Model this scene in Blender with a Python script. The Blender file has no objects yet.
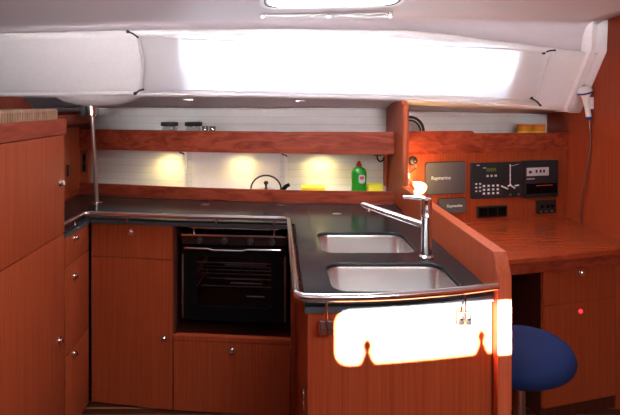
import bpy, bmesh, math, random
from mathutils import Vector, Matrix
random.seed(7)
S = bpy.context.scene
COL = S.collection
FZ = -.035; F = 480.0; CX = 278.0; CY = 103.0; EZ = 1.5
def W(px, py, Y): return Vector(((px-CX)*Y/F, Y, EZ-(py-CY)*Y/F))
def XP(px, Y): return (px-CX)*Y/F
def ZP(py, Y): return EZ-(py-CY)*Y/F
def interp(pts, x):
    if x <= pts[0][0]: return pts[0][1]
    for (a, b), (c, d) in zip(pts, pts[1:]):
        if x <= c: return b+(d-b)*(x-a)/(c-a)
    return pts[-1][1]

# ---------------------------------------------------------------- materials
def new_mat(name):
    m = bpy.data.materials.new(name); m.use_nodes = True
    nt = m.node_tree; b = nt.nodes['Principled BSDF']
    return m, nt, b
def plain(name, col, rough=.5, metal=0., bump=0., bscale=40., coat=0., spec=.5, emit=None, es=0.):
    m, nt, b = new_mat(name)
    b.inputs['Roughness'].default_value = rough; b.inputs['Metallic'].default_value = metal
    b.inputs['Coat Weight'].default_value = coat; b.inputs['Specular IOR Level'].default_value = spec
    tc = nt.nodes.new('ShaderNodeTexCoord'); n = nt.nodes.new('ShaderNodeTexNoise')
    n.inputs['Scale'].default_value = bscale; n.inputs['Detail'].default_value = 3
    nt.links.new(tc.outputs['Object'], n.inputs['Vector'])
    mx = nt.nodes.new('ShaderNodeMix'); mx.data_type = 'RGBA'
    mx.inputs['A'].default_value = (*[c*.94 for c in col], 1); mx.inputs['B'].default_value = (*[min(1, c*1.05) for c in col], 1)
    nt.links.new(n.outputs['Fac'], mx.inputs['Factor']); nt.links.new(mx.outputs['Result'], b.inputs['Base Color'])
    if bump:
        bp = nt.nodes.new('ShaderNodeBump'); bp.inputs['Strength'].default_value = bump; bp.inputs['Distance'].default_value = .002
        nt.links.new(n.outputs['Fac'], bp.inputs['Height']); nt.links.new(bp.outputs['Normal'], b.inputs['Normal'])
    if emit:
        b.inputs['Emission Color'].default_value = (*emit, 1); b.inputs['Emission Strength'].default_value = es
    return m
def wood(name, dark, light, scale, rough=.42, coat=.08, swirl=0.):
    """scale: noise frequency along each axis; small = grain runs that way"""
    m, nt, b = new_mat(name)
    tc = nt.nodes.new('ShaderNodeTexCoord'); mp = nt.nodes.new('ShaderNodeMapping')
    mp.inputs['Scale'].default_value = scale
    nt.links.new(tc.outputs['Object'], mp.inputs['Vector'])
    n = nt.nodes.new('ShaderNodeTexNoise'); n.inputs['Scale'].default_value = 1; n.inputs['Detail'].default_value = 5
    n.inputs['Roughness'].default_value = .62; n.inputs['Distortion'].default_value = swirl
    nt.links.new(mp.outputs['Vector'], n.inputs['Vector'])
    cr = nt.nodes.new('ShaderNodeValToRGB')
    cr.color_ramp.elements[0].position = .32; cr.color_ramp.elements[0].color = (*dark, 1)
    cr.color_ramp.elements[1].position = .68; cr.color_ramp.elements[1].color = (*light, 1)
    nt.links.new(n.outputs['Fac'], cr.inputs['Fac']); nt.links.new(cr.outputs['Color'], b.inputs['Base Color'])
    b.inputs['Roughness'].default_value = rough; b.inputs['Coat Weight'].default_value = coat
    b.inputs['Coat Roughness'].default_value = .2; b.inputs['Specular IOR Level'].default_value = .22
    return m
M = {}
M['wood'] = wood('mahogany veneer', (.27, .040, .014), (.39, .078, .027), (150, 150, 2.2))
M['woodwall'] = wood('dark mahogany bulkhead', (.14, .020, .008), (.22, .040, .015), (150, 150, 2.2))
M['woodh'] = wood('mahogany plank', (.16, .018, .009), (.36, .066, .030), (4, 34, 26), swirl=1.1)
M['woody'] = wood('mahogany plank lengthwise', (.19, .022, .011), (.38, .070, .030), (40, 5, 32), swirl=1.0)
M['woodtop'] = wood('mahogany desk top', (.30, .048, .017), (.42, .080, .029), (4, 90, 90), rough=.25, coat=.6)
M['woodred'] = wood('red mahogany end grain', (.36, .07, .03), (.50, .12, .055), (90, 90, 4), rough=.3)
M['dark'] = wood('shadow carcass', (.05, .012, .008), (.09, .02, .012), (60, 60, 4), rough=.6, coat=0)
M['tray'] = wood('pale slatted ash', (.33, .19, .12), (.52, .33, .22), (30, 30, 8), rough=.5, coat=0)
M['floor'] = None
M['black'] = plain('black enamel', (.004, .004, .005), .35, spec=.06)
M['rack'] = plain('rack painted highlight', (.75, .74, .75), .4)  # steel rods coloured pale, so their highlight is painted in
M['mattblack'] = plain('matt black plastic', (.014, .014, .015), .5, bump=.1, bscale=300)
M['counter'] = plain('charcoal laminate', (.015, .019, .022), .17, bump=.02, bscale=500, spec=.24)
M['edge'] = plain('laminate edge painted reflection', (.06, .075, .09), .4)  # lighter than the worktop: reflected light painted into the edge colour
M['white'] = plain('white gelcoat', (.87, .835, .855), .38, bump=.03, bscale=60)
M['white2'] = plain('white vinyl headliner', (.70, .64, .68), .55, bump=.1, bscale=160)
M['whitepl'] = plain('white plastic', (.82, .82, .83), .3)
M['blue'] = plain('blue plastic', (.012, .035, .22), .35)
M['steel'] = plain('polished steel', (.78, .77, .78), .16, 1.0, bscale=15)
M['sink'] = plain('brushed sink steel', (.78, .77, .76), .27, 1.0, bscale=20)
M['satin'] = plain('satin steel', (.55, .55, .56), .28, 1.0, bscale=20)
M['chrome'] = plain('chrome', (.85, .85, .86), .07, 1.0)
M['grey'] = plain('grey plastic cover', (.085, .085, .095), .45, bump=.1, bscale=300)
M['panel'] = plain('blue black instrument panel', (.012, .020, .028), .4)
M['print'] = plain('white print', (.75, .78, .80), .5)
M['redprint'] = plain('red print', (.6, .08, .06), .5)
M['lcd'] = plain('green display', (.06, .09, .02), .3, emit=(.25, .35, .03), es=.12)
M['label'] = plain('silver label', (.55, .58, .62), .4)
M['fabric'] = plain('navy blue upholstery', (.004, .016, .082), .8, bump=.5, bscale=260, spec=.25)
M['green'] = plain('green washing up liquid bottle', (.02, .30, .02), .25)
M['red'] = plain('red plastic', (.45, .01, .01), .35)
M['yellow'] = plain('yellow sponge', (.85, .72, .04), .8, bump=.8, bscale=150)
M['orange'] = plain('orange tin', (.75, .30, .02), .35)
M['brass'] = plain('brass', (.65, .42, .16), .3, 1.0)
M['hotlamp'] = plain('lit lamp shade', (1, .85, .6), .5, emit=(1, .60, .22), es=3.2)
M['downlamp'] = plain('lit downlight', (1, .9, .7), .5, emit=(1, .84, .42), es=1.25)
M['led'] = plain('red indicator', (.8, .02, .03), .4, emit=(1, .03, .06), es=1.6)
M['strap'] = plain('black strap', (.012, .012, .014), .6)
M['dullred'] = plain('bronze fitting', (.20, .10, .09), .35, .6)

def mk_floor():
    m, nt, b = new_mat('teak and holly sole')
    tc = nt.nodes.new('ShaderNodeTexCoord'); sp = nt.nodes.new('ShaderNodeSeparateXYZ')
    nt.links.new(tc.outputs['Object'], sp.inputs[0])
    a = nt.nodes.new('ShaderNodeMath'); a.operation = 'MULTIPLY'; a.inputs[1].default_value = 1/.055
    nt.links.new(sp.outputs['Y'], a.inputs[0])
    fr = nt.nodes.new('ShaderNodeMath'); fr.operation = 'FRACT'; nt.links.new(a.outputs[0], fr.inputs[0])
    g = nt.nodes.new('ShaderNodeMath'); g.operation = 'GREATER_THAN'; g.inputs[1].default_value = .82
    nt.links.new(fr.outputs[0], g.inputs[0])
    mx = nt.nodes.new('ShaderNodeMix'); mx.data_type = 'RGBA'
    mx.inputs['A'].default_value = (.045, .011, .006, 1); mx.inputs['B'].default_value = (.26, .12, .06, 1)
    nt.links.new(g.outputs[0], mx.inputs['Factor']); nt.links.new(mx.outputs['Result'], b.inputs['Base Color'])
    b.inputs['Roughness'].default_value = .35
    return m
M['floor'] = mk_floor()
def mk_plank():
    """white tongue and groove lining, horizontal grooves"""
    m, nt, b = new_mat('white planked lining')
    tc = nt.nodes.new('ShaderNodeTexCoord'); sp = nt.nodes.new('ShaderNodeSeparateXYZ')
    nt.links.new(tc.outputs['Object'], sp.inputs[0])
    a = nt.nodes.new('ShaderNodeMath'); a.operation = 'MULTIPLY'; a.inputs[1].default_value = 1/.047
    nt.links.new(sp.outputs['Z'], a.inputs[0])
    fr = nt.nodes.new('ShaderNodeMath'); fr.operation = 'FRACT'; nt.links.new(a.outputs[0], fr.inputs[0])
    g = nt.nodes.new('ShaderNodeMath'); g.operation = 'GREATER_THAN'; g.inputs[1].default_value = .12
    nt.links.new(fr.outputs[0], g.inputs[0])
    mx = nt.nodes.new('ShaderNodeMix'); mx.data_type = 'RGBA'
    mx.inputs['A'].default_value = (.66, .645, .64, 1); mx.inputs['B'].default_value = (.76, .75, .74, 1)
    nt.links.new(g.outputs[0], mx.inputs['Factor']); nt.links.new(mx.outputs['Result'], b.inputs['Base Color'])
    bp = nt.nodes.new('ShaderNodeBump'); bp.inputs['Distance'].default_value = .002; bp.inputs['Strength'].default_value = .5
    nt.links.new(g.outputs[0], bp.inputs['Height']); nt.links.new(bp.outputs['Normal'], b.inputs['Normal'])
    b.inputs['Roughness'].default_value = .4
    return m
M['plank'] = mk_plank()
def mk_cloth():
    m, nt, b = new_mat('white blind cloth')
    out = nt.nodes['Material Output']; nt.nodes.remove(b)
    d = nt.nodes.new('ShaderNodeBsdfDiffuse'); t = nt.nodes.new('ShaderNodeBsdfTranslucent')
    d.inputs[0].default_value = (.84, .81, .83, 1); t.inputs[0].default_value = (.86, .86, .90, 1)
    x = nt.nodes.new('ShaderNodeMixShader'); x.inputs[0].default_value = .42
    n = nt.nodes.new('ShaderNodeTexNoise'); n.inputs['Scale'].default_value = 700
    bp = nt.nodes.new('ShaderNodeBump'); bp.inputs['Strength'].default_value = .1; bp.inputs['Distance'].default_value = .001
    nt.links.new(n.outputs['Fac'], bp.inputs['Height']); nt.links.new(bp.outputs['Normal'], d.inputs['Normal'])
    nt.links.new(d.outputs[0], x.inputs[1]); nt.links.new(t.outputs[0], x.inputs[2]); nt.links.new(x.outputs[0], out.inputs['Surface'])
    return m
M['cloth'] = mk_cloth()
def mk_glass(name, col, mixf, rough=.05):
    m, nt, b = new_mat(name)
    out = nt.nodes['Material Output']; nt.nodes.remove(b)
    g = nt.nodes.new('ShaderNodeBsdfGlossy'); g.inputs['Roughness'].default_value = rough
    t = nt.nodes.new('ShaderNodeBsdfTransparent'); t.inputs[0].default_value = (*col, 1)
    x = nt.nodes.new('ShaderNodeMixShader'); x.inputs[0].default_value = mixf
    nt.links.new(t.outputs[0], x.inputs[1]); nt.links.new(g.outputs[0], x.inputs[2]); nt.links.new(x.outputs[0], out.inputs['Surface'])
    return m
M['ovenglass'] = mk_glass('dark oven glass', (.55, .55, .58), .04)
M['clear'] = mk_glass('clear glass', (.82, .86, .88), .14)
M['pane'] = mk_glass('window acrylic', (.92, .94, .96), .04)

# ---------------------------------------------------------------- mesh helpers
def BM(): return bmesh.new()
def box(bm, x0, x1, y0, y1, z0, z1, bev=0.):
    vs = [bm.verts.new((x, y, z)) for x in (x0, x1) for y in (y0, y1) for z in (z0, z1)]
    fs = [bm.faces.new([vs[i] for i in q]) for q in ((0,1,3,2),(4,6,7,5),(0,4,5,1),(2,3,7,6),(0,2,6,4),(1,5,7,3))]
    if bev:
        es = {e for f in fs for e in f.edges}
        bmesh.ops.bevel(bm, geom=list(es), offset=bev, segments=2, affect='EDGES', profile=.6)
    return bm
def ring(bm, c, u, v, r, n, ru=None):
    ru = r if ru is None else ru
    return [bm.verts.new(c+u*(ru*math.cos(2*math.pi*i/n))+v*(r*math.sin(2*math.pi*i/n))) for i in range(n)]
def bridge(bm, a, b):
    n = len(a)
    for i in range(n): bm.faces.new((a[i], a[(i+1) % n], b[(i+1) % n], b[i]))
def tube(bm, pts, r, n=14, cap=True):
    pts = [Vector(p) for p in pts]; rs = r if isinstance(r, (list, tuple)) else [r]*len(pts)
    rings = []; prev = None
    for i, p in enumerate(pts):
        t = (pts[min(i+1, len(pts)-1)]-pts[max(i-1, 0)]).normalized()
        if prev is None:
            u = t.orthogonal().normalized()
        else:
            u = (prev-t*prev.dot(t)); u = u.normalized() if u.length > 1e-6 else t.orthogonal().normalized()
        prev = u; v = t.cross(u)
        rings.append(ring(bm, p, u, v, rs[i], n))
    for a, b in zip(rings, rings[1:]): bridge(bm, a, b)
    if cap: bm.faces.new(rings[0][::-1]); bm.faces.new(rings[-1])
    return bm
def lathe(bm, prof, c=(0, 0, 0), axis='Z', n=28, sx=1., sy=1.):
    """prof: list of (r, h)"""
    c = Vector(c); U = {'Z': (Vector((1,0,0)), Vector((0,1,0)), Vector((0,0,1))), 'Y': (Vector((1,0,0)), Vector((0,0,1)), Vector((0,-1,0))),
                        'X': (Vector((0,1,0)), Vector((0,0,1)), Vector((1,0,0)))}[axis]
    rings = []
    for r, h in prof: rings.append(ring(bm, c+U[2]*h, U[0], U[1], max(r, 1e-5)*sy, n, max(r, 1e-5)*sx))
    for a, b in zip(rings, rings[1:]): bridge(bm, a, b)
    bm.faces.new(rings[0][::-1]); bm.faces.new(rings[-1])
    return bm
def smoothpath(pts, k=6):
    """Catmull-Rom"""
    P = [Vector(p) for p in pts]; P = [P[0]*2-P[1]]+P+[P[-1]*2-P[-2]]; out = []
    for i in range(1, len(P)-2):
        for j in range(k):
            t = j/k; a, b, c, d = P[i-1], P[i], P[i+1], P[i+2]
            out.append(.5*((2*b)+(-a+c)*t+(2*a-5*b+4*c-d)*t*t+(-a+3*b-3*c+d)*t**3))
    out.append(P[-2]); return out
def rounded_path(pts, r=.03, k=5):
    P = [Vector(p) for p in pts]; out = [P[0]]
    for a, b, c in zip(P, P[1:], P[2:]):
        d1 = (a-b); d2 = (c-b); q = min(r, d1.length*.45, d2.length*.45)
        s = b+d1.normalized()*q; e = b+d2.normalized()*q
        for j in range(k+1):
            t = j/k; out.append(s*(1-t)**2+b*2*t*(1-t)+e*t*t)
    out.append(P[-1]); return out
def rrect(x0, x1, y0, y1, r, k=6):
    out = []
    for cx, cy, a0 in ((x1-r, y1-r, 0), (x0+r, y1-r, 90), (x0+r, y0+r, 180), (x1-r, y0+r, 270)):
        for j in range(k+1):
            a = math.radians(a0+90*j/k); out.append((cx+r*math.cos(a), cy+r*math.sin(a)))
    return out
def prism(bm, outer, z0, z1, holes=(), mapf=lambda a, b, c: (a, b, c), bev=0.):
    """2-D outline (with holes) extruded from z0 to z1; mapf maps (a, b, c) to space"""
    def loops(z):
        L = []
        for lp in [outer]+list(holes):
            L.append([bm.verts.new(mapf(a, b, z)) for a, b in lp])
        return L
    lo, hi = loops(z0), loops(z1)
    for L in (lo, hi):
        es = []
        for lp in L:
            for i in range(len(lp)): es.append(bm.edges.new((lp[i], lp[(i+1) % len(lp)])))
        if holes: bmesh.ops.triangle_fill(bm, edges=es, use_beauty=True, use_dissolve=False)
        else: bm.faces.new(L[0])
    for a, b in zip(lo, hi): bridge(bm, a, b)
    if bev:
        es = [e for e in bm.edges if len(e.link_faces) == 2 and e.calc_face_angle(0) > .5]
        bmesh.ops.bevel(bm, geom=es, offset=bev, segments=2, affect='EDGES', profile=.6)
    return bm
def ribbon(bm, line, z0, z1, t, bev=0.):
    """upright board following a plan polyline, thickness t to its left (away from the viewer for lines running +x)"""
    P = [Vector((x, y)) for x, y in line]; off = []
    for i, p in enumerate(P):
        d = (P[min(i+1, len(P)-1)]-P[max(i-1, 0)]).normalized(); off.append(p+Vector((-d.y, d.x))*t)
    return prism(bm, [tuple(p) for p in P]+[tuple(p) for p in off[::-1]], z0, z1, bev=bev)
def sheet(bm, rows):
    V = [[bm.verts.new(p) for p in r] for r in rows]
    for a, b in zip(V, V[1:]):
        for i in range(len(a)-1): bm.faces.new((a[i], a[i+1], b[i+1], b[i]))
    return V
def obj(name, bm, mat, parent=None, label=None, kind=None, smooth=True, solid=0.):
    bmesh.ops.recalc_face_normals(bm, faces=bm.faces)
    me = bpy.data.meshes.new(name)
    if smooth:
        for f in bm.faces: f.smooth = True
        for e in bm.edges:
            if len(e.link_faces) == 2 and e.calc_face_angle(0) > math.radians(38): e.smooth = False
    bm.to_mesh(me); bm.free()
    o = bpy.data.objects.new(name, me); COL.objects.link(o)
    me.materials.append(M[mat] if isinstance(mat, str) else mat)
    if parent: o.parent = parent
    if label: o['label'] = label
    if kind: o['kind'] = kind
    if solid:
        s = o.modifiers.new('thickness', 'SOLIDIFY'); s.thickness = solid; s.offset = 0
    return o
def tag(o, label, cat, group=None):
    o['label'] = label; o['category'] = cat
    if group: o['group'] = group
    return o
def thing(name, label, cat, loc=(0, 0, 0), rz=0., group=None):
    o = bpy.data.objects.new(name, None); COL.objects.link(o); o.location = loc; o.rotation_euler = (0, 0, rz)
    o.empty_display_size = .05
    return tag(o, label, cat, group)
def struct(name, bm, mat, **k): return obj(name, bm, mat, kind='structure', **k)
def text(name, s, size, loc, parent, mat='print'):
    c = bpy.data.curves.new(name, 'FONT'); c.body = s; c.size = size; c.extrude = .0004; c.align_x = 'CENTER'; c.align_y = 'CENTER'
    o = bpy.data.objects.new(name, c); COL.objects.link(o); bpy.context.view_layer.update()
    me = bpy.data.meshes.new_from_object(o.evaluated_get(bpy.context.evaluated_depsgraph_get()))
    bpy.data.objects.remove(o); me.transform(Matrix.Translation(Vector(loc)) @ Matrix.Rotation(math.pi/2, 4, 'X'))
    o = bpy.data.objects.new(name, me); COL.objects.link(o); o.parent = parent
    me.materials.clear(); me.materials.append(M[mat]); return o
def knob(parent, p, d, name='knob'):
    """small push-button catch at p pointing along d, with collar"""
    bm = BM(); d = Vector(d).normalized(); p = Vector(p)
    tube(bm, [p, p+d*.004, p+d*.005, p+d*.012, p+d*.017, p+d*.020], [.0155, .0155, .0085, .0085, .0135, .010], n=16)
    return obj(name, bm, 'chrome', parent)

# ---------------------------------------------------------------- plan curves
YB = [(-1.3, 3.065), (-.47, 2.87), (.07, 2.785), (.67, 2.745)]            # front of the galley boards
def yb(x): return interp(YB, x)
def nav(x): return 2.856+(x-1.077)*.2342                                    # nav station back panel
YH = [(-2.0, 3.50), (-1.3, 3.29), (-.47, 3.09), (.07, 3.005), (.687, 2.975), (1.077, 3.07), (1.83, 3.25)]
def yh(x): return interp(YH, x)
XL, XR = -1.28, 1.82
# cabin side, lower and upper edges: X -> (Y, z)
LOWY = [(-2.0, 2.73), (-1.3, 2.66), (0, 2.62), (.9, 2.68), (1.4, 2.78), (1.82, 2.91)]
LOWP = [(-300, 96.5), (0, 96), (130, 94.5), (200, 95), (300, 97), (395, 99.5), (430, 101), (480, 104), (540, 108), (575, 110), (700, 118)]
TOPY = [(-2.0, 2.56), (-1.3, 2.49), (0, 2.45), (.9, 2.48), (1.4, 2.56), (1.82, 2.69)]
TOPP = [(-300, 34), (0, 33), (129, 29.5), (300, 28.5), (410, 30), (447, 34), (542, 46.5), (583, 51), (700, 55)]
CEY = [(-2.0, 2.50), (-1.3, 2.43), (0, 2.38), (.9, 2.41), (1.4, 2.50), (1.82, 2.65)]
CEP = [(-300, 26), (0, 25), (129, 19), (300, 18), (410, 16), (545, 20), (583, 22), (602, 20), (700, 8)]
def edge(x, YY, PP):
    y = interp(YY, x); px = CX+x*F/y; return Vector((x, y, ZP(interp(PP, px), y)))
WX0, WX1 = -.50, 1.27                                                        # window in the cabin side
XU = -2.0                                                                    # the upper hull runs on further left
xs = sorted([XU+(XR-XU)*i/36 for i in range(37)]+[WX0, WX1])

# ---------------------------------------------------------------- setting
struct('floor', box(BM(), XU-.05, XR+.05, -1.35, 3.6, FZ-.05, FZ), 'floor')
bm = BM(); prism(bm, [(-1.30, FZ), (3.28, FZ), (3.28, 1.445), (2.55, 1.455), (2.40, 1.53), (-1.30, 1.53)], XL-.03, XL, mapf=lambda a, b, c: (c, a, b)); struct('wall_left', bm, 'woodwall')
struct('wall_left_upper', box(BM(), XU-.05, XU, -1.35, 3.6, 0, 2.15), 'white2')
struct('wall_right', box(BM(), XR, XR+.05, -1.35, 3.35, FZ, 2.15), 'wood')
bm = BM(); ribbon(bm, [(x, yh(x)) for x in xs], FZ, 1.56, .03); struct('wall_back', bm, 'plank')
# cabin side with the window opening
bm = BM(); VV = [0, .13, .3, .5, .68, .90, 1.0]
rows = [[edge(x, LOWY, LOWP).lerp(edge(x, TOPY, TOPP), v) for x in xs] for v in VV]
V = [[bm.verts.new(p) for p in r] for r in rows]
for j in range(len(VV)-1):
    for i in range(len(xs)-1):
        if 1 <= j <= 4 and xs[i] >= WX0-1e-6 and xs[i+1] <= WX1+1e-6: continue
        bm.faces.new((V[j][i], V[j][i+1], V[j+1][i+1], V[j+1][i]))
o = struct('wall_back_upper', bm, 'white')
s = o.modifiers.new('t', 'SOLIDIFY'); s.thickness = .02; s.offset = -1
# window acrylic behind the opening
def cabin(x, v, off=0.):
    a, b = edge(x, LOWY, LOWP), edge(x, TOPY, TOPP)
    n = Vector((0, -1, -.45)).normalized(); return a.lerp(b, v)+n*off
bm = BM(); wx = [WX0+(WX1-WX0)*i/12 for i in range(13)]
sheet(bm, [[cabin(x, v, -.03) for x in wx] for v in (.13, .5, .90)])
struct('window_1', bm, 'pane', solid=.006)
# lip moulding along the bottom of the cabin side, side deck underside
bm = BM(); fl = []
for x in xs:
    p = edge(x, LOWY, LOWP); fl.append([p+Vector((0, -.022, .036)), p+Vector((0, -.030, .026)), p+Vector((0, -.030, .004)), p+Vector((0, -.020, -.004)), p+Vector((0, .03, -.002))])
sheet(bm, [list(r) for r in zip(*fl)]); struct('trim_1', bm, 'white', solid=.004)
bm = BM(); rws = []
SOFP = [(-300, 107), (0, 107), (395, 107.5), (405, 111), (545, 113.5), (700, 116)]
for k in range(7):
    t = k/6; r = []
    for x in xs:
        p = edge(x, LOWY, LOWP); y = yh(x)+.01; px = CX+x*F/y
        q = Vector((x, y, ZP(interp(SOFP, px), y))); r.append(p.lerp(q, t)+Vector((0, 0, .010*math.sin(math.pi*t))))
    rws.append(r)
sheet(bm, rws); struct('ceiling_side_deck', bm, 'white', solid=.01)
# headliner with cove; hatch opening left out
HX0, HX1, HY0, HY1 = -.045, .52, 1.62, 2.18
def czc(x, y):
    e = edge(x, CEY, CEP); t = max(0, min(1, (e.y-y)/(e.y-1.3))); return e.z+(2.03-e.z)*(1-(1-t)**1.6)
cx_ = sorted(set([round(v, 5) for v in xs]+[HX0, HX1]))
bm = BM(); rws = []
rws.append([edge(x, TOPY, TOPP) for x in cx_])
def bez(a, b, t): return a.lerp(b, t)
for t in (.35, .7):
    r = []
    for x in cx_:
        a, b = edge(x, TOPY, TOPP), edge(x, CEY, CEP); c = Vector((x, a.y-.012, b.z-.012))
        r.append(a*(1-t)**2+c*2*t*(1-t)+b*t*t)
    rws.append(r)
rws.append([edge(x, CEY, CEP) for x in cx_])
CYS = [2.25, HY1, 1.86, HY0, 1.3, .6, -.2, -1.0, -1.35]
for y in CYS: rws.append([Vector((x, y, czc(x, y))) for x in cx_])
V = [[bm.verts.new(p) for p in r] for r in rws]
for j in range(len(V)-1):
    for i in range(len(cx_)-1):
        if j in (5, 6) and cx_[i] >= HX0-1e-6 and cx_[i+1] <= HX1+1e-6: continue
        bm.faces.new((V[j][i], V[j][i+1], V[j+1][i+1], V[j+1][i]))
struct('ceiling', bm, 'white2', solid=.006)
# moulded pillar where the cabin side meets the right bulkhead
bm = BM(); L = []
for v in [-.05, 0, .15, .3, .45, .6, .75, .9, 1.0, 1.2, 1.4, 1.58]:
    def pp(x):
        a, b = edge(x, LOWY, LOWP), edge(x, TOPY, TOPP); p = a.lerp(b, v); p.y = a.lerp(b, min(v, 1)).y-.012*max(0, v-1)/.6; return p
    a, b = pp(1.66), pp(1.80)
    L.append([a+Vector((0, .004, 0)), a+Vector((.02, -.010, 0)), a+Vector((.05, -.020, 0)), Vector((1.76, b.y-.030, b.z)), Vector((1.80, b.y-.034, b.z)), Vector((1.8185, b.y-.026, b.z)), Vector((1.8185, b.y+.01, b.z))])
sheet(bm, L); struct('trim_2', bm, 'white', solid=.004)
# opposite side of the cabin, behind the viewpoint: lower panelling, white upper side with a portlight
PX0, PX1, SL = .172, .728, .34
def tilt(lp): return [(a, b+(a-.17)*.05) for a, b in lp]
PZ0, PZ1 = .722+2.745*SL, .880+2.745*SL
def rear(a, b, c): return (a, c, b)
bm = BM(); box(bm, XU, XR, -1.35, -1.31, FZ, 1.45); struct('wall_rear', bm, 'dark')
bm = BM(); prism(bm, [(XU, 1.45), (XR, 1.45), (XR, 2.15), (XU, 2.15)], -1.31, -1.32, holes=[tilt(rrect(PX0, PX1, PZ0, PZ1, .035))], mapf=rear)
struct('wall_rear_upper', bm, 'white')
w2 = struct('window_2', prism(BM(), tilt(rrect(PX0-.03, PX1+.03, PZ0-.03, PZ1+.03, .05)), -1.309, -1.300, holes=[tilt(rrect(PX0, PX1, PZ0, PZ1, .035))], mapf=rear), 'whitepl')
for lx in (.262, .627):
    bm = BM()
    prism(bm, tilt([(lx-.028, PZ0-.01), (lx+.028, PZ0-.01), (lx+.018, PZ0+.012), (lx+.010, PZ0+.03), (lx+.019, PZ0+.045), (lx+.012, PZ0+.062), (lx+.003, PZ0+.070), (lx-.003, PZ0+.070), (lx-.012, PZ0+.062), (lx-.019, PZ0+.045), (lx-.010, PZ0+.03), (lx-.018, PZ0+.012)]), -1.30, -1.292, mapf=rear)
    obj('latch', bm, 'mattblack', w2)
# deck hatch in the headliner
def cei(a, b, c): return (a, b, czc(a, b)+c)
hz = 0
h = struct('window_3', prism(BM(), rrect(HX0-.035, HX1+.035, HY0-.035, HY1+.012, .06), -.022, .0, holes=[rrect(HX0+.0, HX1-.0, HY0+.0, HY1-.028, .05)], mapf=cei), 'whitepl')
bm = BM(); V = sheet(bm, [[Vector((x, y, czc(x, y)+.03)) for x in (HX0, .1, .3, HX1)] for y in (HY0, 1.86, HY1)]); obj('pane', bm, 'pane', h, solid=.008)
bm = BM(); prism(bm, rrect(HX0-.016, HX1+.016, HY0-.016, HY1-.010, .058), -.0245, -.0215, holes=[rrect(HX0-.009, HX1+.009, HY0-.009, HY1-.017, .054)], mapf=cei); obj('gasket', bm, 'grey', h)
bm = BM()
for sx in (HX0, HX1):
    V = sheet(bm, [[Vector((sx, y, czc(sx, y)+d)) for y in (HY0, 1.86, HY1)] for d in (0, .05)])
for sy in (HY0, HY1):
    V = sheet(bm, [[Vector((x, sy, czc(x, sy)+d)) for x in (HX0, .24, HX1)] for d in (0, .05)])
obj('hatch_coaming', bm, 'whitepl', h, solid=.004)
# hatch blind bar under the headliner
t = thing('blind_bar', 'slim white roller blind bar on the headliner beside the deck hatch', 'blind')
bm = BM(); ya = 2.325; ex0, ex1 = XP(263, ya), XP(390, ya); zb = czc(.2, ya)-.013
tube(bm, [(ex0, ya, zb+.0), (ex1, ya, zb+.0)], .011); obj('bar', bm, 'whitepl', t)
for x in (ex0, XP(328, ya), ex1):
    bm = BM(); box(bm, x-.010, x+.010, ya-.014, ya+.014, zb-.012, czc(x, ya)-.003, .003); obj('bracket', bm, 'satin', t)

# ---------------------------------------------------------------- window blind (cloth) over the cabin side window
CT = [(133, 31), (140, 35), (200, 38.5), (300, 41.5), (410, 44), (500, 47.5), (547, 51)]
CB = [(133, 90), (142, 90), (200, 89.5), (300, 91), (400, 93.5), (470, 95.5), (534, 100)]
def on_cabin(px, py, off):
    """point on the cabin side under pixel (px, py), pushed inwards by off"""
    y = 2.55
    for _ in range(25):
        x = XP(px, y); a, b = edge(x, LOWY, LOWP), edge(x, TOPY, TOPP)
        k = (CY-py)/F; v = (a.z-EZ-k*a.y)/((k*(b.y-a.y))-(b.z-a.z)); y = a.y+(b.y-a.y)*v
    return Vector((XP(px, y), y, ZP(py, y)))+Vector((0, -1, -.3)).normalized()*off
bl = thing('window_blind', 'white cloth blind glowing with daylight, stretched across the long cabin window', 'blind')
bm = BM(); rws = []
NU, NV = 48, 10
for j in range(NV+1):
    r = []
    for i in range(NU+1):
        u, v = i/NU, j/NV
        xt, xb = 140+u*(547-140), 142+u*(534-142)
        yt, yb_ = interp(CT, xt), interp(CB, xb)
        bow = 4.0*math.sin(math.pi*v)
        px = xt+(xb-xt)*v+(bow if u < .5 else -.2*bow)*abs(1-2*u)**6; py = yt+(yb_-yt)*v
        off = .035+.012*math.sin(math.pi*v)*math.sin(math.pi*u)+.0015*math.sin(u*57+v*3)
        r.append(on_cabin(px, py, off))
    rws.append(r)
sheet(bm, rws); obj('cloth', bm, 'cloth', bl)
bm = BM(); tube(bm, [p+Vector((0, -.004, 0)) for p in rws[0][::4]], .0045, n=8); tube(bm, [p+Vector((0, -.004, 0)) for p in rws[-1][::4]], .0045, n=8); obj('hem', bm, 'cloth', bl)
bm = BM(); tube(bm, [r[0]+Vector((0, -.003, 0)) for r in rws], .010, n=10); obj('rolled_edge', bm, 'cloth', bl)
bm = BM(); tube(bm, [r[-1]+Vector((0, -.003, 0)) for r in rws], .006, n=10); obj('rolled_edge', bm, 'cloth', bl)
for (a, b) in (((130, 31), (141, 36)), ((137, 92), (146, 87)), ((540, 52), (550, 48.5)), ((528, 96.5), (536, 103))):
    p, q = on_cabin(*a, .030), on_cabin(*b, .052); m = (p+q)/2+Vector((0, -.006, .004))
    bm = BM(); tube(bm, smoothpath([p, m, q], 5), [.006]*2+[.0045]*8+[.006], n=10); lathe(bm, [(.003, -.004), (.009, -.002), (.009, .004), (.003, .006)], p+Vector((0, -.006, 0)), 'Y', n=12)
    obj('strap', bm, 'strap', bl, label='black elastic strap')

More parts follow.
